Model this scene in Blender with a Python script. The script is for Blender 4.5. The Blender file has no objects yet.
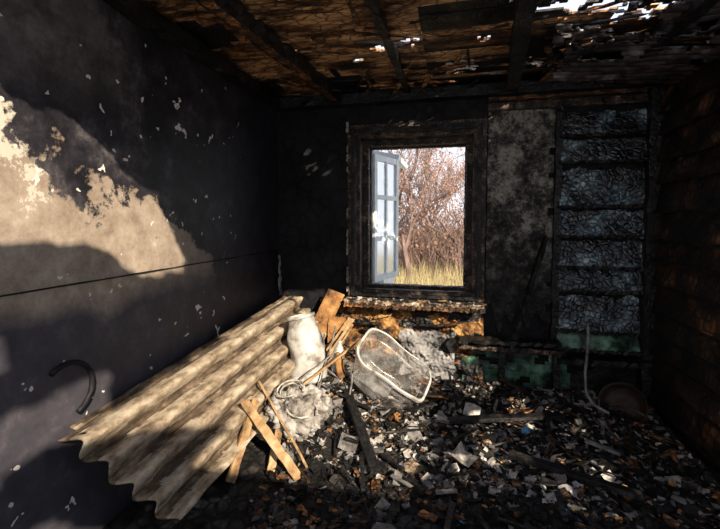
import bpy, math, random
from mathutils import Vector, Matrix, noise
random.seed(7)
R = random.random
def U(a, b): return a + (b - a) * random.random()

# ------------------------------------------------------------------ materials
def new_mat(name):
    m = bpy.data.materials.new(name); m.use_nodes = True
    nt = m.node_tree
    b = nt.nodes['Principled BSDF']
    tc = nt.nodes.new('ShaderNodeTexCoord')
    return m, nt, b, tc
def nz(nt, tc, scale, detail=6, rough=0.6, vec=None, dist=0.0):
    n = nt.nodes.new('ShaderNodeTexNoise')
    n.inputs['Scale'].default_value = scale; n.inputs['Detail'].default_value = detail
    n.inputs['Roughness'].default_value = rough; n.inputs['Distortion'].default_value = dist
    nt.links.new(vec if vec else tc.outputs['Object'], n.inputs['Vector'])
    return n.outputs['Fac']
def ramp(nt, fac, stops):
    r = nt.nodes.new('ShaderNodeValToRGB')
    el = r.color_ramp.elements
    while len(el) < len(stops): el.new(0.5)
    for e, (p, c) in zip(el, stops):
        e.position = p; e.color = (c[0], c[1], c[2], 1)
    nt.links.new(fac, r.inputs['Fac'])
    return r.outputs['Color']
def mix(nt, fac, a, b, typ='MIX'):
    m = nt.nodes.new('ShaderNodeMix'); m.data_type = 'RGBA'; m.blend_type = typ
    for sock, v in ((m.inputs['Factor'], fac), (m.inputs['A'], a), (m.inputs['B'], b)):
        if isinstance(v, (int, float)): sock.default_value = v
        elif isinstance(v, tuple): sock.default_value = (v[0], v[1], v[2], 1)
        else: nt.links.new(v, sock)
    return m.outputs['Result']
def mth(nt, op, a, b=0.0, c=None):
    m = nt.nodes.new('ShaderNodeMath'); m.operation = op
    for i, v in enumerate((a, b) if c is None else (a, b, c)):
        if isinstance(v, (int, float)): m.inputs[i].default_value = v
        else: nt.links.new(v, m.inputs[i])
    return m.outputs[0]
def mrange(nt, v, a, b_, c=0.0, d=1.0):
    r = nt.nodes.new('ShaderNodeMapRange'); nt.links.new(v, r.inputs['Value'])
    r.inputs['From Min'].default_value = a; r.inputs['From Max'].default_value = b_
    r.inputs['To Min'].default_value = c; r.inputs['To Max'].default_value = d
    return r.outputs[0]
def bump(nt, b, h, strength=0.5, dist=0.01):
    n = nt.nodes.new('ShaderNodeBump')
    n.inputs['Strength'].default_value = strength; n.inputs['Distance'].default_value = dist
    nt.links.new(h, n.inputs['Height']); nt.links.new(n.outputs['Normal'], b.inputs['Normal'])
def mapping(nt, tc, scale):
    mp = nt.nodes.new('ShaderNodeMapping'); mp.inputs['Scale'].default_value = scale
    nt.links.new(tc.outputs['Object'], mp.inputs['Vector'])
    return mp.outputs['Vector']
def simple(name, stops, scale=8, rough=0.8, bmp=0.4, bs=40, stretch=(1, 1, 1), spec=0.4, metal=0.0, bd=0.006):
    m, nt, b, tc = new_mat(name)
    v = mapping(nt, tc, stretch)
    f = nz(nt, tc, scale, 8, .68, vec=v)
    nt.links.new(ramp(nt, f, stops), b.inputs['Base Color'])
    b.inputs['Roughness'].default_value = rough
    b.inputs['Specular IOR Level'].default_value = spec
    b.inputs['Metallic'].default_value = metal
    bump(nt, b, nz(nt, tc, bs, 8, 0.7, vec=v), bmp, bd)
    return m
def char(name, stops, scale=5, rough=0.5, crack=22, stretch=(1, 1, 1), spec=0.35, bs=0.9, bd=0.012, metal=0.0, cw=5.0):
    m, nt, b, tc = new_mat(name)
    v = mapping(nt, tc, stretch)
    f = nz(nt, tc, scale, 8, 0.68, vec=v)
    col = ramp(nt, f, stops)
    vo = nt.nodes.new('ShaderNodeTexVoronoi'); vo.feature = 'DISTANCE_TO_EDGE'
    vo.inputs['Scale'].default_value = crack
    nt.links.new(v, vo.inputs['Vector'])
    h = mth(nt, 'MINIMUM', vo.outputs['Distance'], 0.22)
    h2 = mth(nt, 'ADD', h, mth(nt, 'MULTIPLY', nz(nt, tc, scale * 5, 8, 0.7), 0.35))
    dk = mth(nt, 'MULTIPLY', h, cw)
    col = mix(nt, mth(nt, 'MINIMUM', mth(nt, 'ADD', dk, 0.12), 1.0), (0.002, 0.002, 0.002), col)
    nt.links.new(col, b.inputs['Base Color'])
    nt.links.new(mrange(nt, nz(nt, tc, scale * 2), .3, .7, max(0.12, rough - 0.2), min(1, rough + 0.3)), b.inputs['Roughness'])
    b.inputs['Specular IOR Level'].default_value = spec
    b.inputs['Metallic'].default_value = metal
    bump(nt, b, h2, bs, bd)
    return m

K = (0.003, 0.003, 0.0035)
M = {}
M['char'] = char('charred_wood', [(0.3, K), (0.55, (0.012, 0.010, 0.009)), (0.72, (0.07, 0.052, 0.042))], rough=0.5)
M['char_brown'] = char('charred_wood_brown', [(0.38, (0.006, 0.004, 0.003)), (0.5, (0.08, 0.034, 0.013)), (0.62, (0.38, 0.16, 0.05))], scale=3.4, rough=0.6, crack=14, stretch=(1, 3, 3))
M['char_ceil'] = char('scorched_ceiling_board', [(0.38, (0.006, 0.004, 0.003)), (0.46, (0.13, 0.055, 0.022)), (0.57, (0.62, 0.34, 0.15))], scale=2.6, rough=0.6, crack=10, stretch=(1, 2.5, 3), cw=8)
M['char_frame'] = char('charred_frame', [(0.36, (0.005, 0.004, 0.004)), (0.5, (0.035, 0.022, 0.015)), (0.66, (0.26, 0.17, 0.115))], scale=11, rough=0.5, crack=34)
M['char_blue'] = char('charred_board_painted_gloss', [(0.43, (0.002, 0.002, 0.003)), (0.51, (0.022, 0.034, 0.044)), (0.59, (0.18, 0.27, 0.31)), (.69, (.5, .56, .55))], scale=3.6, rough=0.28, crack=17, stretch=(1.3, 1, 1.5), spec=0.9, bs=1.0, bd=.02, cw=5)  # pale blue-grey stops put gloss highlights into the base colour
M['char_right'] = char('charred_wall_boards', [(0.42, (0.004, 0.003, 0.003)), (0.54, (0.030, 0.016, 0.009)), (0.66, (0.24, 0.10, 0.035))], scale=2.6, rough=0.5, crack=16, spec=.5)
M['roofmetal'] = char('burnt_metal_sheet', [(0.4, (0.006, 0.005, 0.006)), (0.52, (0.05, 0.03, 0.024)), (0.66, (0.28, 0.25, 0.26))], scale=4, rough=0.42, crack=5, spec=0.6, bs=0.5)
M['soot'] = char('sooted_wall', [(0.35, (0.004, 0.004, 0.0045)), (0.58, (0.011, 0.010, 0.012)), (0.74, (0.055, 0.048, 0.046))], scale=3, rough=0.7, crack=9, bs=0.4, bd=0.005, spec=.25)
M['green'] = simple('green_paint', [(0.40, (0.006, 0.010, 0.008)), (0.49, (0.04, 0.10, 0.06)), (0.62, (0.17, 0.30, 0.20))], scale=6, rough=0.4)
M['plaster'] = simple('grey_plaster', [(0.34, (0.03, 0.03, 0.03)), (0.46, (0.17, 0.16, 0.155)), (0.66, (0.34, 0.32, 0.31))], scale=6)
M['ash'] = simple('white_ash', [(0.45, (0.015, 0.010, 0.007)), (0.53, (0.22, 0.15, 0.09)), (0.62, (0.55, 0.50, 0.43))], scale=12)
M['brick'] = simple('scorched_clay', [(0.38, (0.008, 0.005, 0.004)), (0.48, (0.15, 0.065, 0.018)), (0.62, (0.46, 0.25, 0.08))], scale=9, bmp=0.9, bd=0.02)
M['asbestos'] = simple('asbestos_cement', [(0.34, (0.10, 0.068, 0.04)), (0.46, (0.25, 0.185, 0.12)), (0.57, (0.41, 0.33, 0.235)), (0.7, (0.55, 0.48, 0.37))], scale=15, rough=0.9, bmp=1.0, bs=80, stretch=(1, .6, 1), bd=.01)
M['asbestos_groove'] = simple('asbestos_cement_groove', [(0.34, (0.02, 0.013, 0.008)), (0.5, (0.095, 0.062, 0.036)), (0.66, (0.28, 0.21, 0.14))], scale=13, rough=0.9, bmp=1.0, bs=80, stretch=(1, .6, 1), bd=.01)  # groove tone: weather dirt plus groove shade put into the colour
M['wood'] = simple('raw_wood', [(0.32, (0.08, 0.04, 0.018)), (0.52, (0.30, 0.18, 0.08)), (0.7, (0.46, 0.33, 0.19))], scale=7, bmp=0.4, stretch=(2, 1, 2))
M['orange'] = simple('scorched_fibreboard', [(0.36, (0.03, 0.012, 0.005)), (0.5, (0.25, 0.115, 0.035)), (0.66, (0.45, 0.25, 0.09))], scale=6)
M['white'] = simple('white_plastic', [(0.36, (0.14, 0.12, 0.10)), (0.47, (0.36, 0.34, 0.31)), (0.65, (0.50, 0.49, 0.46))], scale=7, rough=0.4, bmp=0.15)
M['sack'] = simple('sack_weave', [(0.38, (0.05, 0.04, 0.035)), (0.5, (0.22, 0.195, 0.17)), (0.65, (0.42, 0.39, 0.36))], scale=9, rough=0.8, bmp=0.8)
M['grey'] = simple('grey_scrap', [(0.35, (0.04, 0.037, 0.034)), (0.65, (0.23, 0.21, 0.195))], scale=12)
M['paper'] = simple('ashy_paper', [(0.38, (0.13, 0.11, 0.09)), (0.62, (0.52, 0.48, 0.43))], scale=16)
M['blue'] = simple('blue_plastic', [(0.3, (0.03, 0.09, 0.2)), (0.7, (0.12, 0.35, 0.6))], scale=6, rough=0.4)
M['rubber'] = simple('black_rubber', [(0.3, (0.004, 0.004, 0.005)), (0.7, (0.012, 0.012, 0.014))], rough=0.6, spec=.2)
M['rust'] = simple('rusty_steel', [(0.3, (0.012, 0.008, 0.006)), (0.7, (0.05, 0.03, 0.02))], scale=20, rough=0.6, metal=0.3)
M['sashpaint'] = simple('white_sash_paint', [(0.3, (0.6, 0.68, 0.68)), (0.6, (0.85, 0.88, 0.88))], scale=10, rough=0.5, bmp=0.2)
M['bark'] = simple('bark', [(0.3, (0.09, 0.055, 0.045)), (0.7, (0.25, 0.165, 0.13))], scale=3)
M['leaf'] = simple('dry_leaf', [(0.3, (0.18, 0.09, 0.06)), (0.7, (0.37, 0.21, 0.145))], scale=1.5)
M['grass'] = simple('dry_grass', [(0.3, (0.25, 0.20, 0.085)), (0.7, (0.48, 0.39, 0.21))], scale=0.8)
M['soil'] = simple('grassy_soil', [(0.3, (0.11, 0.10, 0.04)), (0.5, (0.25, 0.20, 0.09)), (0.7, (0.38, 0.31, 0.16))], scale=2)
M['floor'] = char('ashy_floor', [(0.38, (0.005, 0.005, 0.005)), (0.55, (0.028, 0.024, 0.021)), (0.70, (0.15, 0.13, 0.115))], scale=8, rough=0.9, crack=14, bs=0.6, spec=.2)

# gritty stucco, sooted towards the bottom
m, nt, b, tc = new_mat('gritty_stucco')
sx = nt.nodes.new('ShaderNodeSeparateXYZ'); nt.links.new(tc.outputs['Object'], sx.inputs[0])
g = nz(nt, tc, 15, 12, .85); big = nz(nt, tc, 4, 6, .6)
gc = mth(nt, 'ADD', mth(nt, 'MULTIPLY', g, .7), mth(nt, 'MULTIPLY', big, .3))
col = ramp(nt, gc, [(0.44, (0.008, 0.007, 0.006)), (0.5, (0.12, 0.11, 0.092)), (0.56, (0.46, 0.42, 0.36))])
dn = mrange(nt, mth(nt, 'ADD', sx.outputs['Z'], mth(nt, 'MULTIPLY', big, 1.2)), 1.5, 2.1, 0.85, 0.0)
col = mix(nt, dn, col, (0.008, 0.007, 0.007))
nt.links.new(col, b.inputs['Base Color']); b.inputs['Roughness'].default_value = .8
bump(nt, b, g, 1.0, .04)
M['stucco'] = m

m, nt, b, tc = new_mat('casement_glass')
b.inputs['Transmission Weight'].default_value = 0.6
b.inputs['Roughness'].default_value = 0.15
nt.links.new(ramp(nt, nz(nt, tc, 5), [(0.3, (0.6, 0.72, 0.78)), (0.7, (0.85, 0.93, 0.97))]), b.inputs['Base Color'])
M['glass'] = m
# thin cloudy polythene: smeared, partly see-through
m, nt, b, tc = new_mat('frosted_plastic')
nt.links.new(ramp(nt, nz(nt, tc, 6, 8, .7), [(0.36, (0.08, 0.06, 0.045)), (0.46, (0.22, 0.20, 0.18)), (0.62, (0.42, 0.41, 0.39))]), b.inputs['Base Color'])
b.inputs['Roughness'].default_value = 0.18; b.inputs['Specular IOR Level'].default_value = .8
nt.links.new(mrange(nt, nz(nt, tc, 9, 8, .75), .38, .64, .28, .70), b.inputs['Alpha'])
M['tub'] = m

# left wall: old plaster, soot climbing above a ragged line, flaked spots
m, nt, b, tc = new_mat('sooted_plaster_wall')
sx = nt.nodes.new('ShaderNodeSeparateXYZ'); nt.links.new(tc.outputs['Object'], sx.inputs[0])
Y, Z = sx.outputs['Y'], sx.outputs['Z']
big = nz(nt, tc, 2.2, 8, 0.62)
fine = nz(nt, tc, 9, 10, 0.72)
f = mth(nt, 'ADD', Z, mth(nt, 'MULTIPLY', mth(nt, 'SUBTRACT', Y, 1.1), 0.50))
f = mth(nt, 'SUBTRACT', f, 1.86)
f = mth(nt, 'ADD', f, mth(nt, 'MULTIPLY', mth(nt, 'SUBTRACT', big, 0.5), 1.0))
f = mth(nt, 'ADD', f, mth(nt, 'MULTIPLY', mth(nt, 'SUBTRACT', fine, 0.5), 0.5))
sootm = ramp(nt, mth(nt, 'ADD', f, 0.5), [(0.48, (0, 0, 0)), (0.52, (1, 1, 1))])
paint = ramp(nt, fine, [(0.34, (0.20, 0.145, 0.105)), (0.5, (0.30, 0.235, 0.18)), (0.62, (0.39, 0.315, 0.245)), (.68, (.52, .46, .39))])
pz = mth(nt, 'MULTIPLY', mth(nt, 'GREATER_THAN', mth(nt, 'ADD', mth(nt, 'MULTIPLY', fine, 1.6), Z), 2.50), mth(nt, 'LESS_THAN', Y, 1.42))
paint = mix(nt, pz, paint, (0.52, 0.45, 0.36))
sootc = ramp(nt, nz(nt, tc, 4.5, 10, .75), [(0.42, (0.006, 0.005, 0.007)), (0.54, (0.020, 0.018, 0.022)), (0.63, (0.07, 0.06, 0.062)), (.72, (.17, .145, .14))])
upl = mth(nt, 'MULTIPLY', mrange(nt, mth(nt, 'ADD', Y, mth(nt, 'MULTIPLY', big, .8)), 1.6, 2.3, 1.0, 0.0), mrange(nt, Z, 1.95, 2.25))
sootc = mix(nt, mth(nt, 'MULTIPLY', upl, .8), sootc, ramp(nt, fine, [(.36, (.05, .04, .038)), (.6, (.19, .155, .145))]))
col = mix(nt, sootm, paint, sootc)
low = mrange(nt, mth(nt, 'ADD', Z, mth(nt, 'MULTIPLY', big, 0.3)), 1.20, 1.32, 1.0, 0.0)  # shade below the sunlit patch put into the wall colour
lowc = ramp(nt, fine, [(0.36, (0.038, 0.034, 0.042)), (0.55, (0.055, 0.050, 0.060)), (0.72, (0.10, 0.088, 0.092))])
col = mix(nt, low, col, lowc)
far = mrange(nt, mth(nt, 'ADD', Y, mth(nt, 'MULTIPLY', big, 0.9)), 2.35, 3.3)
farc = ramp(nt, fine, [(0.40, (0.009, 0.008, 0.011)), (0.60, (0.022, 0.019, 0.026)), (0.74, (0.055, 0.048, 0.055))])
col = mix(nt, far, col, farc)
vo = nt.nodes.new('ShaderNodeTexVoronoi'); vo.inputs['Scale'].default_value = 7
v2 = nt.nodes.new('ShaderNodeVectorMath'); v2.operation = 'ADD'
nn = nt.nodes.new('ShaderNodeTexNoise'); nn.inputs['Scale'].default_value = 12; nt.links.new(tc.outputs['Object'], nn.inputs['Vector'])
vs = nt.nodes.new('ShaderNodeVectorMath'); vs.operation = 'SCALE'; vs.inputs['Scale'].default_value = 0.3
nt.links.new(nn.outputs['Color'], vs.inputs[0])
nt.links.new(tc.outputs['Object'], v2.inputs[0]); nt.links.new(vs.outputs[0], v2.inputs[1]); nt.links.new(v2.outputs[0], vo.inputs['Vector'])
sp = mth(nt, 'LESS_THAN', vo.outputs['Distance'], 0.16)
gate = mth(nt, 'GREATER_THAN', nz(nt, tc, 3.1, 3, 0.5), 0.49)
near = mth(nt, 'LESS_THAN', Y, 2.9)
spm = mth(nt, 'MULTIPLY', mth(nt, 'MULTIPLY', sp, gate), near)
col = mix(nt, spm, col, (0.6, 0.55, 0.5))
nt.links.new(col, b.inputs['Base Color'])
b.inputs['Roughness'].default_value = 0.5; b.inputs['Specular IOR Level'].default_value = .4
bump(nt, b, mth(nt, 'ADD', fine, mth(nt, 'MULTIPLY', sootm, 0.4)), 0.5, 0.008)
M['leftwall'] = m

# ------------------------------------------------------------------ mesh builder
class MB:
    def __init__(s): s.v = []; s.f = []; s.m = []; s.mats = []
    def mi(s, k):
        if k not in s.mats: s.mats.append(k)
        return s.mats.index(k)
    def face(s, pts, mat):
        n = len(s.v); s.v += [tuple(p) for p in pts]; s.f.append(tuple(range(n, n + len(pts)))); s.m.append(s.mi(mat))
    def box(s, lo, hi, mat, rot=None, jit=0):
        lo = Vector(lo); hi = Vector(hi); c = (lo + hi) / 2; h = (hi - lo) / 2
        n = len(s.v)
        for x in (-1, 1):
            for y in (-1, 1):
                for z in (-1, 1):
                    p = Vector((x * h.x, y * h.y, z * h.z))
                    if jit: p += Vector((U(-jit, jit), U(-jit, jit), U(-jit, jit)))
                    if rot: p = rot @ p
                    s.v.append(tuple(c + p))
        for q in ((0, 1, 3, 2), (4, 6, 7, 5), (0, 4, 5, 1), (2, 3, 7, 6), (0, 2, 6, 4), (1, 5, 7, 3)):
            s.f.append(tuple(n + i for i in q)); s.m.append(s.mi(mat))
    def board(s, p0, p1, w, t, mat, up=(0, 0, 1), seg=8, jit=0.003, ragged=0.0):
        p0 = Vector(p0); p1 = Vector(p1); d = (p1 - p0).normalized(); up = Vector(up)
        sd = d.cross(up).normalized(); un = sd.cross(d).normalized()
        n = len(s.v); k = s.mi(mat)
        for i in range(seg + 1):
            c = p0.lerp(p1, i / seg)
            for (a, b_) in ((-1, -1), (1, -1), (1, 1), (-1, 1)):
                e = d * (U(-ragged, ragged) if i in (0, seg) else 0)
                s.v.append(tuple(c + sd * (a * w / 2 + U(-jit, jit)) + un * (b_ * t / 2 + U(-jit, jit)) + e))
        for i in range(seg):
            for j in range(4):
                a = n + i * 4 + j; b2 = n + i * 4 + (j + 1) % 4
                s.f.append((a, b2, b2 + 4, a + 4)); s.m.append(k)
        s.f.append((n + 3, n + 2, n + 1, n)); s.m.append(k)
        e = n + seg * 4
        s.f.append((e, e + 1, e + 2, e + 3)); s.m.append(k)
    def tube(s, pts, rad, mat, sides=8):
        pts = [Vector(p) for p in pts]; n = len(s.v); k = s.mi(mat)
        rads = rad if isinstance(rad, (list, tuple)) else [rad] * len(pts)
        for i, p in enumerate(pts):
            d = (pts[min(i + 1, len(pts) - 1)] - pts[max(i - 1, 0)]).normalized()
            a = Vector((0.31, 0.2, 1)) if abs(d.z) < 0.9 else Vector((1, 0.1, 0))
            x = d.cross(a).normalized(); y = d.cross(x)
            for j in range(sides):
                t = 2 * math.pi * j / sides
                s.v.append(tuple(p + (x * math.cos(t) + y * math.sin(t)) * rads[i]))
        for i in range(len(pts) - 1):
            for j in range(sides):
                a = n + i * sides + j; b2 = n + i * sides + (j + 1) % sides
                s.f.append((a, b2, b2 + sides, a + sides)); s.m.append(k)
        s.f.append(tuple(range(n + sides - 1, n - 1, -1))); s.m.append(k)
        e = n + (len(pts) - 1) * sides
        s.f.append(tuple(range(e, e + sides))); s.m.append(k)
    def grid(s, fn, nu, nv, mat, closeu=False, keep=None):
        n = len(s.v)
        mf = mat if callable(mat) else (lambda u, v: mat)
        for i in range(nu + (0 if closeu else 1)):
            for j in range(nv + 1): s.v.append(tuple(fn(i / nu, j / nv)))
        for i in range(nu):
            for j in range(nv):
                if keep and not keep((i + .5) / nu, (j + .5) / nv): continue
                i2 = (i + 1) % nu if closeu else i + 1
                a = n + i * (nv + 1) + j; b2 = n + i2 * (nv + 1) + j
                s.f.append((a, b2, b2 + 1, a + 1)); s.m.append(s.mi(mf((i + .5) / nu, (j + .5) / nv)))
    def done(s, name, smooth=False, solid=0.0, bevel=0.0, offset=0, parent=None):
        me = bpy.data.meshes.new(name); me.from_pydata(s.v, [], s.f)
        for k in s.mats: me.materials.append(M[k])
        me.polygons.foreach_set('material_index', s.m)
        if smooth: me.polygons.foreach_set('use_smooth', [True] * len(me.polygons))
        me.validate(); me.update()
        o = bpy.data.objects.new(name, me); bpy.context.scene.collection.objects.link(o)
        if solid:
            md = o.modifiers.new('solid', 'SOLIDIFY'); md.thickness = solid; md.offset = offset
        if bevel:
            md = o.modifiers.new('bev', 'BEVEL'); md.width = bevel; md.segments = 2
        if parent: o.parent = parent
        return o
def N(x, y=0, z=0, s=1): return noise.noise(Vector((x * s, y * s, z * s)))

# ------------------------------------------------------------------ room constants
XL, XR, YB, YF, ZC = -1.64, 1.56, 3.6, -1.5, 2.64
L = Vector((-0.60, 0.64, -0.48)).normalized()      # direction sunlight travels

def inpoly(x, y, P):
    c = False
    for i in range(len(P)):
        x1, y1 = P[i]; x2, y2 = P[i - 1]
        if (y1 > y) != (y2 > y) and x < (x2 - x1) * (y - y1) / (y2 - y1) + x1: c = not c
    return c
PATCH = [(0.5, 2.3), (1.15, 2.05), (1.45, 1.92), (1.77, 1.76), (1.98, 1.63), (2.12, 1.40), (2.19, 1.13), (1.83, 1.15), (1.64, 1.32), (1.5, 1.37), (0.5, 1.42)]
def sun_opening(p, roof=True):
    """openings added in unseen roof / walls, shaped so sunlight lands on chosen areas"""
    t = min((XL - p.x) / L.x, (YB - p.y) / L.y, -p.z / L.z)
    h = p + L * t
    j = N(p.x, p.y, p.z, 6) * 0.05
    if abs(h.x - XL) < 1e-4:
        if h.y < 1.02 and roof: return True
        if inpoly(h.y + j, h.z + j, PATCH): return True
        if h.y < 1.16 and 0.92 < h.z + j < 1.07: return True
        if h.y < 1.62 and 0.52 < h.z + j < 0.75: return True
        return h.y > 1.34 + (.5 - h.z) * 2.2 and h.z + j < 0.50 + 0.09 * (h.y - 1.4)
    if abs(h.y - YB) < 1e-4:
        return -1.62 < h.x < 0.23 + j and h.z + j < 0.80
    if h.y < 1.1: return roof
    if h.y > 2.05 and h.x < -1.0: return True
    if h.y > 2.05 and h.x < -0.25 + j: return True
    return h.y > 2.15 and h.x < 0.8 and N(h.x, h.y, 0, 4.5) > 0.04

# ------------------------------------------------------------------ shell
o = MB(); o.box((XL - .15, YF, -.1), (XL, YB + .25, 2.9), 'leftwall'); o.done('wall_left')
o = MB()
WX0, WX1, WZ0, WZ1 = -.86, .20, .80, 2.27
o.box((XL, YB, -.1), (WX0, YB + .25, 2.9), 'soot'); o.box((WX1, YB, -.1), (XR + .2, YB + .25, 2.9), 'soot')
o.box((WX0, YB, -.1), (WX1, YB + .25, WZ0), 'soot'); o.box((WX0, YB, WZ1), (WX1, YB + .25, 2.9), 'soot')
WALL = o.done('wall_back')
o = MB()
o.grid(lambda u, v: (XL + u * 3.45, YF + v * 5.1, 0.012 * N(u * 3, v * 5, 0, 4)), 60, 90, 'floor'); o.done('floor', solid=.05, offset=-1)
o = MB()
def fr(u, v): return Vector((XR, YF + u * 5.1, -.08 + v * 2.83))
o.grid(fr, 204, 110, 'char_right', keep=lambda u, v: not (fr(u, v).y < 2.6 and fr(u, v).z > .05 and sun_opening(fr(u, v), False)))
WR = o.done('wall_right', solid=.04, offset=1)
o = MB()
def ff(u, v): return Vector((XL + u * 3.2, YF, v * 2.75))
o.grid(ff, 100, 90, 'soot', keep=lambda u, v: not (ff(u, v).z < 2.3 + .1 * N(u * 20) and -1.35 < ff(u, v).x < 1.3) and not sun_opening(ff(u, v), False))  # unseen wall, opening made wide to let in sky fill
o.done('wall_front', solid=.06)
o = MB()
def fc(u, v): return Vector((XL + u * 3.2, YF + v * 2.95, ZC + .06))
o.grid(fc, 128, 118, 'char', keep=lambda u, v: not sun_opening(fc(u, v)))
o.done('ceiling', solid=.03, offset=1)

# boards of the visible burnt ceiling
HOLES = [(-.30, 2.66, .06), (-.50, 2.72, .035), (-.02, 3.2, .06), (.07, 3.14, .055), (.60, 3.2, .06), (.62, 2.36, .11), (.78, 2.46, .09), (.98, 2.57, .075), (-.7, 2.9, .025), (.15, 2.7, .035), (1.02, 2.3, .06), (.85, 2.15, .05), (-1.05, 2.6, .018), (.95, 2.95, .05), (1.3, 2.7, .05), (.75, 2.75, .045)]
def holed(x, y):
    for (a, b_, r) in HOLES:
        if math.hypot((x - a) * .65, y - b_) < r * (1 + 1.9 * N(x, y, a, 18)): return True
    return False
o = MB()
y = 1.43; bi = 0
while y < 3.6:
    w = min(U(.11, .16), 3.6 - y)
    for (xa, xb) in ((XL, -.2), (-.2, XR)):
        zz = ZC + .012 * (bi % 2) + U(0, .01); bi += 1
        tl = U(-.006, .006); mat = 'char_ceil' if (R() < (.9 if y > 2.0 else .6) and (xa < -.5 or R() < .45)) else ('char_brown' if R() < .6 else 'char')
        y0, w0 = y, w
        nu = int((xb - xa) / .02)
        def fn(u, v):
            X = xa + u * (xb - xa)
            return (X, min(3.62, y0 - .02 + v * (w0 + .04)), zz + tl * u + .004 * N(X, y0, 0, 5))
        def bm(u, v):
            return 'char' if N((xa + u * (xb - xa)) * 1.6, y0 * 1.6, 3) > .22 else mat
        o.grid(fn, nu, 8, bm, keep=lambda u, v: not holed(xa + u * (xb - xa), y0 - .02 + v * (w0 + .04)))
    bi += 1
    y += w
CB = o.done('ceiling_boards', solid=.012, offset=1)
o = MB()
for (p0, p1, w, h) in (((-1.17, 1.45, 2.575), (-1.0, 3.6, 2.58), .08, .1), ((.28, 1.45, 2.57), (.47, 3.6, 2.575), .09, .11), ((-.42, 1.45, 2.6), (-.38, 3.6, 2.6), .05, .06), ((1.15, 1.45, 2.57), (1.2, 3.6, 2.57), .08, .1)):
    o.board(p0, p1, w, h, 'char', seg=30, jit=.007)
o.board((-1.16, 1.45, 2.52), (-1.0, 3.4, 2.525), .05, .015, 'char_brown', seg=30, jit=.007)
o.board((XL, 3.52, 2.56), (XR, 3.52, 2.56), .1, .09, 'char', seg=30, jit=.006)
o.board((XL + .05, 1.45, 2.57), (XL + .05, 3.6, 2.57), .08, .08, 'char', seg=30, jit=.006)
o.done('ceiling_rafters')
o = MB()
for i in range(70):
    x = U(-1.4, 1.4); y = U(1.9, 3.4); a = U(-.5, .5) + (math.pi / 2 if R() < .3 else 0); l = U(.15, .6)
    z = ZC - U(.01, .04)
    o.board((x, y, z), (x + math.cos(a) * l * .9, min(3.55, y + math.sin(a) * l), z - U(0, .05)), U(.012, .04), .010, random.choice(['char_ceil', 'char_ceil', 'char', 'char_brown', 'plaster' if R() < .3 else 'char_brown']), seg=8, jit=.005, ragged=.04)
o.done('hanging_laths')
for i, (x0, y0, x1, y1, z0, z1) in enumerate(((.5, 1.5, 1.54, 2.75, 2.52, 2.60), (.62, 2.6, 1.54, 3.45, 2.47, 2.60))):
    o = MB()
    def fn(u, v):
        X = x0 + u * (x1 - x0); Yy = y0 + v * (y1 - y0) - .25 * (u - .5)
        return (X, min(Yy, 3.5), z0 + (z1 - z0) * (1 - u) + .016 * math.sin(v * (y1 - y0) / .076 * 2 * math.pi) + .02 * N(X, Yy, i, 3))
    def kp(u, v):
        X = x0 + u * (x1 - x0); Yy = y0 + v * (y1 - y0) - .25 * (u - .5)
        for (a, b_, r) in HOLES:
            if math.hypot((X - a) * .65, Yy - b_) < r * 1.5 * (1 + 1.2 * N(X, Yy, a, 16)): return False
        return not (u < .08 + .10 * N(v * 9, i) or (v < .05 + .06 * N(u * 9)) or N(u * 6, v * 6, i + 3) > .42)
    o.grid(fn, 50, 100, 'roofmetal', keep=kp)
    o.done('corrugated_roof_sheet', smooth=True, solid=.003)

o = MB()
o.board((XL + .003, -1.4, 1.225), (XL + .003, 3.59, 1.20), .008, .006, 'soot', seg=40, jit=.0015); o.done('trim_1')
o = MB()
o.board((XL + .05, 3.52, .78), (XL + .03, 3.54, 1.15), .04, .006, 'plaster', up=(1, 0, 0), seg=10, jit=.008, ragged=.02)
o.done('peeling_plaster_strip')

# ------------------------------------------------------------------ window
o = MB()
def ring(o, x0, x1, z0, z1, w, ya, yb, mat, jit=.003, seg=22):
    t = yb - ya; yc = (ya + yb) / 2
    o.board((x0 + w / 2, yc, z0), (x0 + w / 2, yc, z1), w, t, mat, up=(0, 1, 0), seg=seg, jit=jit)
    o.board((x1 - w / 2, yc, z0), (x1 - w / 2, yc, z1), w, t, mat, up=(0, 1, 0), seg=seg, jit=jit)
    o.board((x0, yc, z1 - w / 2), (x1, yc, z1 - w / 2), w, t, mat, up=(0, 1, 0), seg=seg, jit=jit)
    o.board((x0, yc, z0 + w / 2), (x1, yc, z0 + w / 2), w, t, mat, up=(0, 1, 0), seg=seg, jit=jit)
ring(o, -.935, .275, .79, 2.345, .075, 3.555, 3.60, 'char_frame')
ring(o, -.90, .24, .80, 2.31, .03, 3.535, 3.56, 'char', .004)
ring(o, -.865, .205, .80, 2.27, .035, 3.6, 3.72, 'char_frame')
ring(o, -.835, .175, .82, 2.24, .06, 3.72, 3.80, 'char_frame')
ring(o, -.80, .14, .83, 2.20, .035, 3.80, 3.86, 'char')
for i in range(18):
    z = .83 + i * .085
    if R() < .75: o.board((-.938, 3.545, z), (-.936, 3.545, z + U(.03, .1)), U(.008, .02), .01, 'plaster', up=(0, 1, 0), seg=5, jit=.004, ragged=.015)
for i in range(15):
    z = .92 + i * .088
    for x in (-.775, .115): o.tube([(x, 3.73, z), (x, 3.69, z)], .004, 'plaster', 5)
for i in range(10):
    for z in (.88, 2.18): o.tube([(-.74 + i * .092, 3.73, z), (-.74 + i * .092, 3.69, z)], .004, 'plaster', 5)
o.done('window_1')
o = MB()
H0 = Vector((-.765, 3.89, 0)); H1 = Vector((-.595, 4.38, 0)); dd = (H1 - H0)
pz0, pz1 = .87, 2.14
nrm = Vector((dd.y, -dd.x, 0)).normalized()
def cs(u, z): p = H0 + dd * u; return (p.x, p.y, z)
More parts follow.
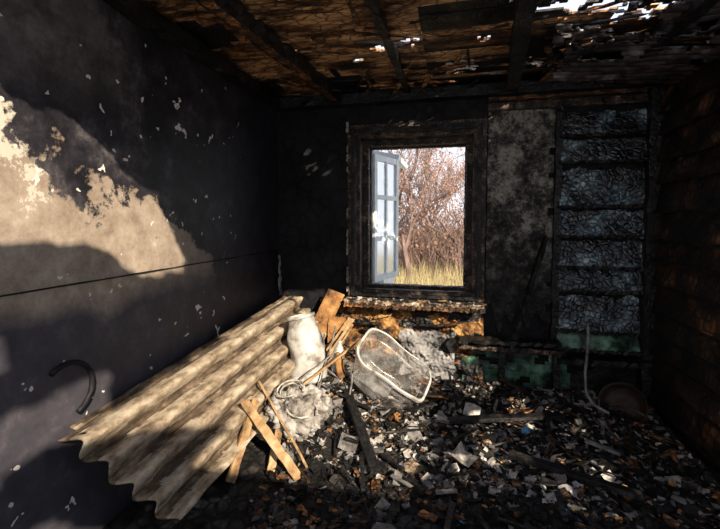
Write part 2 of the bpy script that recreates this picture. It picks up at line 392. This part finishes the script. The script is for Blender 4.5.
for u in (.05, .95): o.board(cs(u, pz0), cs(u, pz1), .05, .04, 'sashpaint', up=nrm, seg=4, jit=.001)
o.board(cs(.5, pz0), cs(.5, pz1), .028, .03, 'sashpaint', up=nrm, seg=4, jit=.001)
for z in (pz0 + .03, 1.30, 1.72, pz1 - .03): o.board(cs(0, z), cs(1, z), .045 if z in (1.30, 1.72) else .06, .036, 'sashpaint', up=nrm, seg=4, jit=.001)
o.board(cs(.5, pz0 + .04), cs(.5, pz1 - .04), dd.length * .86, .004, 'glass', up=nrm, seg=1, jit=0)
o.done('window_2')
# sill
o = MB()
o.board((-.93, 3.51, .765), (.27, 3.51, .765), .20, .028, 'ash', seg=60, jit=.009, ragged=.02)
o.board((-.93, 3.43, .74), (.27, 3.43, .74), .05, .035, 'char_brown', seg=60, jit=.010, ragged=.02)
for i in range(70):
    x = U(-.92, .25); s_ = U(.005, .018)
    o.box((x - s_, 3.43 + U(0, .1) - s_, .776), (x + s_, 3.45 + U(0, .1), .778 + s_ * .8), random.choice(['ash', 'paper', 'char', 'brick', 'char']), rot=Matrix.Rotation(U(0, 3), 3, 'Z'), jit=s_ * .35)
o.done('window_sill')
# scorched, crumbling wall under the sill
o = MB()
def cm(u, v):
    x = -1.2 + u * 1.47; z = .02 + v * .73
    return (x, YB - .05 - .06 * N(x * 4, z * 5, 2) - .035 * N(x * 11, z * 13, 7) - .014 * N(x * 40, z * 40), z)
def cmm(u, v):
    x = -1.2 + u * 1.47; z = .02 + v * .73; n = N(x * 5, z * 8, 9) + .5 * N(x * 16, z * 18, 3)
    if -.46 < x + .03 * N(z * 9) < .03 and z < .50 + .05 * N(x * 9): return 'plaster' if n > -.33 else 'char'
    if z > .30 + .1 * N(x * 5) and n > (.12 if x > -.35 else -.24): return 'brick'
    return 'char_brown' if n > .05 else 'char'
o.grid(cm, 160, 90, cmm)
for i in range(7):
    x = U(-1.0, -.1); z = U(.5, .7); l = U(.08, .3)
    o.board((x, YB - .09, z), (min(.26, x + l), YB - U(.08, .12), z + U(-.06, .06)), U(.015, .03), U(.012, .02), random.choice(['brick', 'char', 'char_brown', 'char']), seg=8, jit=.006, ragged=.02)
o.done('crumbling_masonry', parent=WALL)

# ------------------------------------------------------------------ back wall right of window
o = MB()
def st(u, v):
    x = .285 + u * .535; z = .42 + v * 1.98
    return (x, YB - .02 - .018 * N(x, z, 0, 5) - .008 * N(x, z, 0, 22) - .005 * N(x, z, 0, 50), z)
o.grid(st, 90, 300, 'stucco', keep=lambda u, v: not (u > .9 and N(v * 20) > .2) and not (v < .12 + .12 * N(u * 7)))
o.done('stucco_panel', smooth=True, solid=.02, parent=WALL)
o = MB()
zs = [2.38, 2.16, 1.95, 1.60, 1.36, 1.11, .92, .59, .44]
for i in range(len(zs) - 1):
    zt, zb = zs[i], zs[i + 1]
    gy = [.0, .012][i % 2]
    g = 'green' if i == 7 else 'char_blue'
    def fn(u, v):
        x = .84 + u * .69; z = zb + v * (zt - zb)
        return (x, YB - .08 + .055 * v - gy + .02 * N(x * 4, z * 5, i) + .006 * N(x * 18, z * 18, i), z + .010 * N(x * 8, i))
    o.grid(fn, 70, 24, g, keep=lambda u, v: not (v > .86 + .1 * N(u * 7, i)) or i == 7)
    o.board((.83, YB - .085, zb), (1.53, YB - .085, zb), .05, .022, 'char', seg=30, jit=.008)
o.board((.83, YB - .04, .4), (.83, YB - .04, 2.42), .05, .07, 'char', up=(0, 1, 0), seg=30, jit=.006)
o.board((1.5, YB - .07, .0), (1.5, YB - .07, 2.5), .1, .11, 'char', up=(0, 1, 0), seg=30, jit=.008)
o.done('charred_clapboards', parent=WALL)
o = MB()
o.board((.28, YB - .04, 2.43), (1.55, YB - .04, 2.43), .05, .06, 'char_frame', seg=30, jit=.006)
o.board((.28, YB - .02, 2.50), (1.55, YB - .02, 2.50), .05, .03, 'char_brown', seg=30, jit=.006); o.done('trim_2')
o = MB()
o.grid(lambda u, v: (.1 + u * 1.4, YB - .03 - .01 * N(u * 9, v * 4), .02 + v * .34), 50, 12, lambda u, v: 'green' if u < .62 else 'char', keep=lambda u, v: N(u * 7, v * 3) < .25)
o.done('painted_dado', solid=.012, parent=WALL)
o = MB()
o.board((.05, 3.43, .49), (.86, 3.45, .50), .14, .03, 'char', seg=22, jit=.008, ragged=.04)
o.board((.05, 3.44, .43), (.9, 3.47, .42), .05, .04, 'char_frame', seg=22, jit=.008, ragged=.04)
o.board((.84, 3.47, .36), (1.5, 3.47, .38), .1, .04, 'char', seg=20, jit=.008)
for x in (.42, .84): o.board((x, 3.5, 0), (x, 3.5, .5), .05, .07, 'char', up=(0, 1, 0), seg=12, jit=.006)
o.done('charred_shelf')
o = MB(); o.board((.455, 3.42, .36), (.75, 3.52, 1.36), .035, .03, 'char', seg=20, jit=.006, ragged=.03); o.done('charred_stick')
o = MB()
z = .1
while z < 2.45:
    h = U(.15, .22)
    def fn(u, v):
        yy = 2.3 + u * 1.22; zz = z + v * h
        return (XR - .06 + .035 * v + .008 * N(yy * 4, zz * 5), yy, zz)
    o.grid(fn, 30, 6, 'char_right'); o.board((XR - .05, 2.3, z), (XR - .05, 3.52, z), .03, .02, 'char', seg=16, jit=.004)
    z += h
o.done('charred_wall_boards', parent=WR)

# ------------------------------------------------------------------ asbestos sheets
def sheet(A, B, C, D, waves, amp, off, seed):
    o = MB(); A, B, C, D = map(Vector, (A, B, C, D))
    nm = (B - A).cross(D - A).normalized()
    if nm.x < 0: nm = -nm
    def fn(u, v):
        p = A.lerp(B, u).lerp(D.lerp(C, u), v)
        e = 0
        if u < .02: e = .02 * N(v * 9, seed)
        dv = (D - A) * (.015 * N(u * 14, seed) if v < .01 or v > .99 else 0)
        s_ = math.sin(v * waves * 2 * math.pi - math.pi / 2)
        return p + nm * (off + amp * s_ + .004 * N(u * 20, v * 12, seed) + .012 * N(u * 3, v * 2, seed)) + (B - A) * e + dv
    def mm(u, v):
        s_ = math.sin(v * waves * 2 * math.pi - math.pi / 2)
        return 'asbestos_groove' if s_ < -.35 + .6 * N(u * 12, v * 9, seed) + .3 * N(u * 40, v * 30, seed) else 'asbestos'
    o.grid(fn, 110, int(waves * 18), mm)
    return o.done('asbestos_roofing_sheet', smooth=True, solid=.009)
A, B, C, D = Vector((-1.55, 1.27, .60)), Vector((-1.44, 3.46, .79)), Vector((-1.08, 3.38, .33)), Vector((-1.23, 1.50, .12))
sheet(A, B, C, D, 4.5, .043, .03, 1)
n_ = Vector((-.03, 0, -.025))
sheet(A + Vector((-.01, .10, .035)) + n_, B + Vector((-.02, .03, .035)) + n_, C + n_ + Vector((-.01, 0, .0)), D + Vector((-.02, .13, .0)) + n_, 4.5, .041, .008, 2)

# ------------------------------------------------------------------ rubble heap
def HT(x, y):
    h = .03 + .04 * (N(x, y, 1, 4) + .6) + .018 * N(x, y, 5, 14)
    h += .22 * math.exp(-((x + .98) / .30) ** 2 - ((y - 2.9) / .55) ** 2)
    h += .07 * math.exp(-((x + .55) / .4) ** 2 - ((y - 3.1) / .45) ** 2)
    h += .05 * math.exp(-((y - 3.5) / .3) ** 2) * (1 if x > -.3 else .5)
    h *= min(1, max(.25, (y - .9) / 1.0))
    return max(h, .02)
o = MB()
o.grid(lambda u, v: (-1.58 + u * 3.04, .5 + v * 3.0, HT(-1.58 + u * 3.04, .5 + v * 3.0)), 160, 160, 'floor')
cols = ['char'] * 9 + ['floor'] * 6 + ['grey'] * 10 + ['paper'] * 8 + ['plaster'] * 5 + ['char_brown'] * 4 + ['orange'] * 2 + ['ash'] * 2
def scrap(x, y, z, s_, mt):
    rot = Matrix.Rotation(U(0, 6.28), 3, 'Z') @ Matrix.Rotation(U(-.6, .6), 3, 'X') @ Matrix.Rotation(U(-.4, .4), 3, 'Y')
    cu = U(-3, 3) / max(s_, .02) * .25; sd = U(0, 50); as_ = U(.4, 1)
    def fn(u, v):
        a = (u - .5) * 2 * s_; b_ = (v - .5) * 2 * s_ * as_
        a += s_ * .5 * N(v * 3, sd); b_ += s_ * .4 * N(u * 3, sd + 5)
        return Vector((x, y, z)) + rot @ Vector((a, b_, cu * a * a + s_ * .35 * N(u * 3, v * 3, sd)))
    o.grid(fn, 3, 3, mt)
for i in range(8200):
    x = U(-1.1, 1.43); y = 3.46 - (R() ** 1.1) * 2.2
    if x < -1.0 and y < 2.5: continue
    s_ = U(.005, .017) * (2.3 if R() < .11 else 1)
    z = HT(x, y) + U(0, .02)
    mt = random.choice(cols)
    if x > .8 and R() < .4: mt = random.choice(['char', 'floor', 'char'])
    if y < 2.1: mt = random.choice(['char', 'floor', 'floor', 'char', 'char_brown', 'char'])
    q = R()
    if q < .005: mt = 'blue'
    elif q < .009: mt = 'green'
    if R() < .75: scrap(x, y, z, s_ * 1.25, mt)
    else:
        rot = Matrix.Rotation(U(0, 6.28), 3, 'Z') @ Matrix.Rotation(U(-.7, .7), 3, 'X')
        o.box((x - s_ * U(.6, 1.8), y - s_ * .7, z - s_ * .4), (x + s_ * U(.6, 1.8), y + s_ * .7, z + s_ * .4), random.choice(['char', 'char', 'floor', 'grey', 'char_brown']), rot=rot, jit=s_ * .45)
for i in range(34):
    x = U(-.9, .9); y = U(2.2, 3.3); scrap(x, y, HT(x, y) + .03, U(.04, .085), random.choice(['paper', 'grey', 'plaster', 'char', 'grey']))
for i in range(140):
    x = U(-.9, 1.3); y = U(1.7, 3.4); a = U(0, 6.28); l = U(.06, .25)
    x2 = max(-1.0, min(1.43, x + math.cos(a) * l)); y2 = min(3.46, y + math.sin(a) * l)
    o.board((x, y, HT(x, y) + U(.01, .05)), (x2, y2, HT(x2, y2) + U(.01, .08)), U(.008, .03), U(.005, .015), random.choice(['char', 'char', 'char_brown', 'char', 'grey']), seg=4, jit=.003, ragged=.01)
o.done('rubble_heap')

# loose timbers
def plank(name, p0, p1, w, t, mat, up=(0, 0, 1)):
    o = MB(); o.board(p0, p1, w, t, mat, up=up, seg=18, jit=.0025, ragged=.015); o.done(name, bevel=.002)
plank('wooden_plank', (-1.20, 2.13, .40), (-.80, 1.98, .09), .05, .022, 'wood', up=(.3, -.6, .6))
plank('wooden_plank', (-1.17, 2.20, .38), (-1.14, 1.86, .10), .05, .022, 'wood', up=(.8, -.3, .4))
plank('wooden_plank', (-1.08, 2.45, .30), (-.98, 2.0, .07), .045, .02, 'wood', up=(.5, 0, 1))
plank('charred_plank', (-.75, 2.80, .24), (-.40, 2.12, .09), .06, .04, 'char')
plank('charred_plank', (.0, 2.75, .12), (.75, 2.95, .14), .06, .025, 'char')
plank('charred_plank', (.35, 2.45, .11), (.95, 2.2, .11), .05, .025, 'char')
plank('broken_fibreboard', (-1.20, 3.38, .42), (-1.02, 3.47, .84), .16, .012, 'orange', up=(0, 1, .1))
plank('broken_fibreboard', (-.98, 3.30, .30), (-1.0, 3.42, .62), .16, .012, 'orange', up=(0, 1, .1))
plank('broken_fibreboard', (-1.06, 3.18, .30), (-.86, 3.40, .62), .06, .012, 'wood', up=(.2, 1, .1))

o = MB()
for (p0, p1, r_) in (((-1.22, 2.35, .44), (-.78, 2.06, .1), .008), ((-.98, 2.75, .28), (-.80, 3.2, .62), .008), ((-1.05, 2.6, .3), (-.62, 3.1, .60), .010), ((-.9, 2.5, .22), (-.95, 3.2, .6), .006), ((-.70, 2.7, .22), (-.72, 3.0, .5), .007), ((-1.1, 2.5, .32), (-.85, 2.9, .5), .006)):
    p0 = Vector(p0); p1 = Vector(p1)
    o.tube([p0.lerp(p1, i / 8) + Vector((N(i, r_ * 99), N(i, 5), 0)) * .012 for i in range(9)], r_, 'wood' if r_ > .0075 else 'grey', 6)
o.done('broken_sticks')

def lathe(prof, mat, base, axis, name, seg=32, dent=0.0, solid=.003, extra=None):
    o = MB(); ax = Vector(axis).normalized(); q = Vector((0, 0, 1)).rotation_difference(ax); base = Vector(base)
    def fn(u, v):
        i = v * (len(prof) - 1); k = min(int(i), len(prof) - 2); t = i - k
        r_ = prof[k][0] * (1 - t) + prof[k + 1][0] * t; z = prof[k][1] * (1 - t) + prof[k + 1][1] * t
        a = 2 * math.pi * u
        r_ *= 1 + dent * N(math.cos(a) * 1.5, math.sin(a) * 1.5, z * 7)
        return base + q @ Vector((r_ * math.cos(a), r_ * math.sin(a), z))
    o.grid(fn, seg, (len(prof) - 1) * 3, mat, closeu=True)
    if extra: extra(o, base, q)
    return o.done(name, smooth=True, solid=solid)
lathe([(.0, 0), (.12, 0), (.137, .015), (.138, .06), (.130, .07), (.138, .08), (.13, .27), (.115, .38), (.102, .46), (.098, .48), (.110, .485), (.110, .505), (.094, .505), (.088, .46)], 'white', (-1.04, 2.86, .26), (-.22, .08, 1), 'plastic_jug', dent=.25)
lathe([(.0, 0), (.04, 0), (.042, .02), (.042, .15), (.03, .19), (.016, .21), (.016, .24), (.0, .24)], 'white', (-.88, 2.98, .30), (.1, .1, 1), 'plastic_bottle', dent=.1)
lathe([(.0, 0), (.03, 0), (.032, .02), (.032, .13), (.018, .16), (.014, .19), (.0, .19)], 'orange', (-.82, 2.92, .28), (-.2, .1, 1), 'plastic_bottle', dent=.1)
lathe([(.0, 0), (.018, 0), (.02, .01), (.02, .035), (.0, .035)], 'blue', (.47, 2.72, .12), (.5, -.5, .4), 'bottle_cap')
lathe([(.0, 0), (.09, 0), (.13, .03), (.15, .08), (.16, .085), (.155, .09)], 'rust', (1.25, 3.22, .12), (-.5, -.6, .5), 'burnt_bowl', dent=.05)

# crumpled sack
o = MB()
def sk(u, v):
    a = 2 * math.pi * u; ph = math.pi * v
    d = Vector((math.sin(ph) * math.cos(a), math.sin(ph) * math.sin(a), math.cos(ph)))
    r_ = 1 + .30 * N(d.x, d.y, d.z, 1.8) + .30 * abs(N(d.x, d.y, d.z + 4, 3.6)) + .18 * abs(N(d.x, d.y, d.z, 8)) + .06 * N(d.x, d.y, d.z, 20)
    return Vector((-.97, 2.42, .24)) + Vector((d.x * .18, d.y * .17, d.z * .14)) * r_
o.grid(sk, 110, 80, 'sack', closeu=True)
for k in range(5):
    c = Vector((-1.0 + U(-.08, .1), 2.34 + U(-.05, .05), .34 + U(-.05, .05))); rr = U(.07, .12); tl = U(-.5, .5)
    o.tube([c + Vector((rr * math.cos(t * .45), rr * math.sin(t * .45) * .7, rr * .5 * math.sin(t * .45 + tl) + .004 * t)) for t in range(13)], .006, 'paper', 6)
o.done('crumpled_sack', smooth=True)

# frosted plastic tub lying tipped over
o = MB()
ax = Vector((.55, -.28, .72)).normalized(); e1 = Vector((.80, 0, -.50)); e1 = (e1 - ax * e1.dot(ax)).normalized(); e2 = ax.cross(e1)
q = Matrix((e1, e2, ax)).transposed()
TB = Vector((-.56, 3.0, .22))
def se(a, rx, ry, n=4.0):
    c, s_ = math.cos(a), math.sin(a)
    return Vector((rx * abs(c) ** (2 / n) * (1 if c >= 0 else -1), ry * abs(s_) ** (2 / n) * (1 if s_ >= 0 else -1), 0))
TX, TY, TH = .26, .19, .28
def dfm(p): return p + Vector((.3, .6, .4)) * (.045 * N(p.x * 5, p.y * 5, p.z * 5))
def tb(u, v):
    prof = [(0, 0), (.5, 0), (.84, .0), (.90, .015), (.93, .05), (.98, .12), (1.03, .19), (1.06, .195), (1.11, TH), (1.18, TH), (1.18, TH - .02)]
    n = len(prof) - 1
    i = v * n; k = min(int(i), n - 1); t = i - k
    s_ = prof[k][0] * (1 - t) + prof[k + 1][0] * t; z = prof[k][1] * (1 - t) + prof[k + 1][1] * t
    p = se(2 * math.pi * u, TX, TY) * s_; p.z = z
    return TB + q @ dfm(p)
o.grid(tb, 80, 30, lambda u, v: 'white' if v > .8 else 'tub', closeu=True)
o.done('plastic_tub', smooth=True)

o = MB()
pts = [(1.06, 3.46, .66), (1.05, 3.43, .6), (1.04, 3.40, .45), (1.02, 3.37, .3), (1.01, 3.3, .18), (1.03, 3.2, .13), (1.1, 3.1, .12)]
o.tube(pts, .011, 'plaster', 8); o.done('grey_hose', smooth=True)
o = MB()
pts = [(XL + .035, 1.36 + .12 * math.cos(t), .76 + .12 * math.sin(t)) for i, t in enumerate([k * .2 - 1.2 for k in range(18)])]
o.tube(pts, .012, 'rubber', 8); o.done('rubber_hose', smooth=True)

# ------------------------------------------------------------------ outdoors
o = MB()
o.grid(lambda u, v: (-14 + u * 24, 3.86 + v * 30, -.12 + .08 * N(u * 8, v * 9) + max(0, v - .3) * 1.0), 60, 60, 'soil'); YG = o.done('yard_ground')
o = MB()
for i in range(16000):
    y = U(5.5, 17); x = U(-.45, .22) * y + U(-.5, .5); z = -.12 + .08 * N((x + 14) / 24 * 8, (y - 3.86) / 30 * 9) + max(0, (y - 3.86) / 30 - .3)
    if y < 6 and x < -.7: continue
    h = U(.2, .65); a = U(0, 6.28); w = U(.004, .012); dx, dy = U(-.15, .15), U(-.15, .15)
    c, s_ = math.cos(a) * w, math.sin(a) * w
    o.face([(x - c, y - s_, z), (x + c, y + s_, z), (x + dx, y + dy, z + h)], 'grass')
o.done('dry_grass_tufts', parent=YG)
def tree(name, base, h, seed, spread=.7, depth=6):
    random.seed(seed); o = MB()
    def br(p, d, l, r_, k):
        n = 3; pts = [p]; q_ = p.copy(); dd_ = d.copy()
        for i in range(n):
            dd_ = (dd_ + Vector((U(-.2, .2), U(-.2, .2), U(-.06, .18)))).normalized(); q_ = q_ + dd_ * l / n; pts.append(q_.copy())
        o.tube(pts, [r_ * (1 - .4 * i / n) for i in range(n + 1)], 'bark', 5 if k > 3 else 3)
        if k == 0:
            a = pts[-1] + Vector((U(-.08, .08), U(-.08, .08), U(-.08, .08))); o.face([a, a + Vector((U(-.05, .05), .01, .05)), a + Vector((.04, U(-.03, .03), U(-.05, .05)))], 'leaf')
            return
        for j in range(3 if k > 1 else 4):
            nd = (dd_ + Vector((U(-1, 1), U(-1, 1), U(-.5, .6))) * spread).normalized()
            br(pts[random.choice((1, 2, 3, 3))], nd, l * U(.62, .85), r_ * .6, k - 1)
    br(Vector(base), Vector((0, 0, 1)), h * .28, h * .018, depth)
    o.done(name)
tree('bare_tree', (-1.0, 9.8, -.1), 4.4, 1)
tree('bare_tree', (.1, 10.8, -.1), 4.6, 2)
tree('bare_tree', (-3.4, 13, 0), 6, 3)
tree('bare_tree', (-.6, 13.5, 0), 5.6, 4)
tree('bare_tree', (2.2, 14, 0), 6, 5)
tree('bare_tree', (-1.8, 12, 0), 5.2, 6)
random.seed(11)
o = MB()
for i in range(4500):
    y = U(10.5, 15); x = U(-.42, .2) * y; z = 0.0
    l = U(.5, 2.2) ; d = Vector((U(-.5, .5), U(-.5, .5), 1)).normalized()
    b0 = Vector((x, y, z)); m1 = b0 + d * l * .5; e = m1 + (d + Vector((U(-.6, .6), U(-.6, .6), U(-.5, .1)))).normalized() * l * .5
    o.tube([b0, m1, e], [.008, .006, .003], 'bark', 3)
    o.face([e, e + Vector((.05, .0, .04)), e + Vector((-.02, .02, .06))], 'leaf')
o.done('bramble_thicket', parent=YG)
o = MB()
o.board((-2.6, 5.0, 2.62), (-.60, 5.0, 2.20), .9, .05, 'sashpaint', up=(0, 0, 1), seg=6, jit=.001)
o.box((-2.7, 4.75, -.1), (-.80, 5.6, 2.24), 'sashpaint')
o.done('neighbouring_wing')

# ------------------------------------------------------------------ light
sun = bpy.data.lights.new('sun', 'SUN'); sun.energy = 9.0; sun.angle = math.radians(0.6); sun.color = (1.0, .88, .70)
so = bpy.data.objects.new('sun', sun); so.rotation_euler = L.to_track_quat('-Z', 'Y').to_euler(); so.location = (6, -6, 8)
bpy.context.scene.collection.objects.link(so)
w = bpy.data.worlds.new('World'); bpy.context.scene.world = w; w.use_nodes = True
nt = w.node_tree; bg = nt.nodes['Background']
tc = nt.nodes.new('ShaderNodeTexCoord'); sx = nt.nodes.new('ShaderNodeSeparateXYZ'); nt.links.new(tc.outputs['Generated'], sx.inputs[0])
nt.links.new(ramp(nt, sx.outputs['Z'], [(0.0, (.80, .82, .88)), (.25, (.74, .80, .92)), (1.0, (.50, .58, .85))]), bg.inputs['Color'])
bg.inputs['Strength'].default_value = 1.3

cam = bpy.data.cameras.new('camera'); cam.lens = 20; cam.sensor_width = 36; cam.shift_y = -24.5 / 720; cam.clip_start = .02
co = bpy.data.objects.new('camera', cam); co.location = (0, 0, 1.5); co.rotation_euler = (math.radians(87), 0, math.radians(13))
bpy.context.scene.collection.objects.link(co); bpy.context.scene.camera = co
bpy.context.scene.view_settings.view_transform = 'Standard'
bpy.context.scene.view_settings.exposure = 0.22
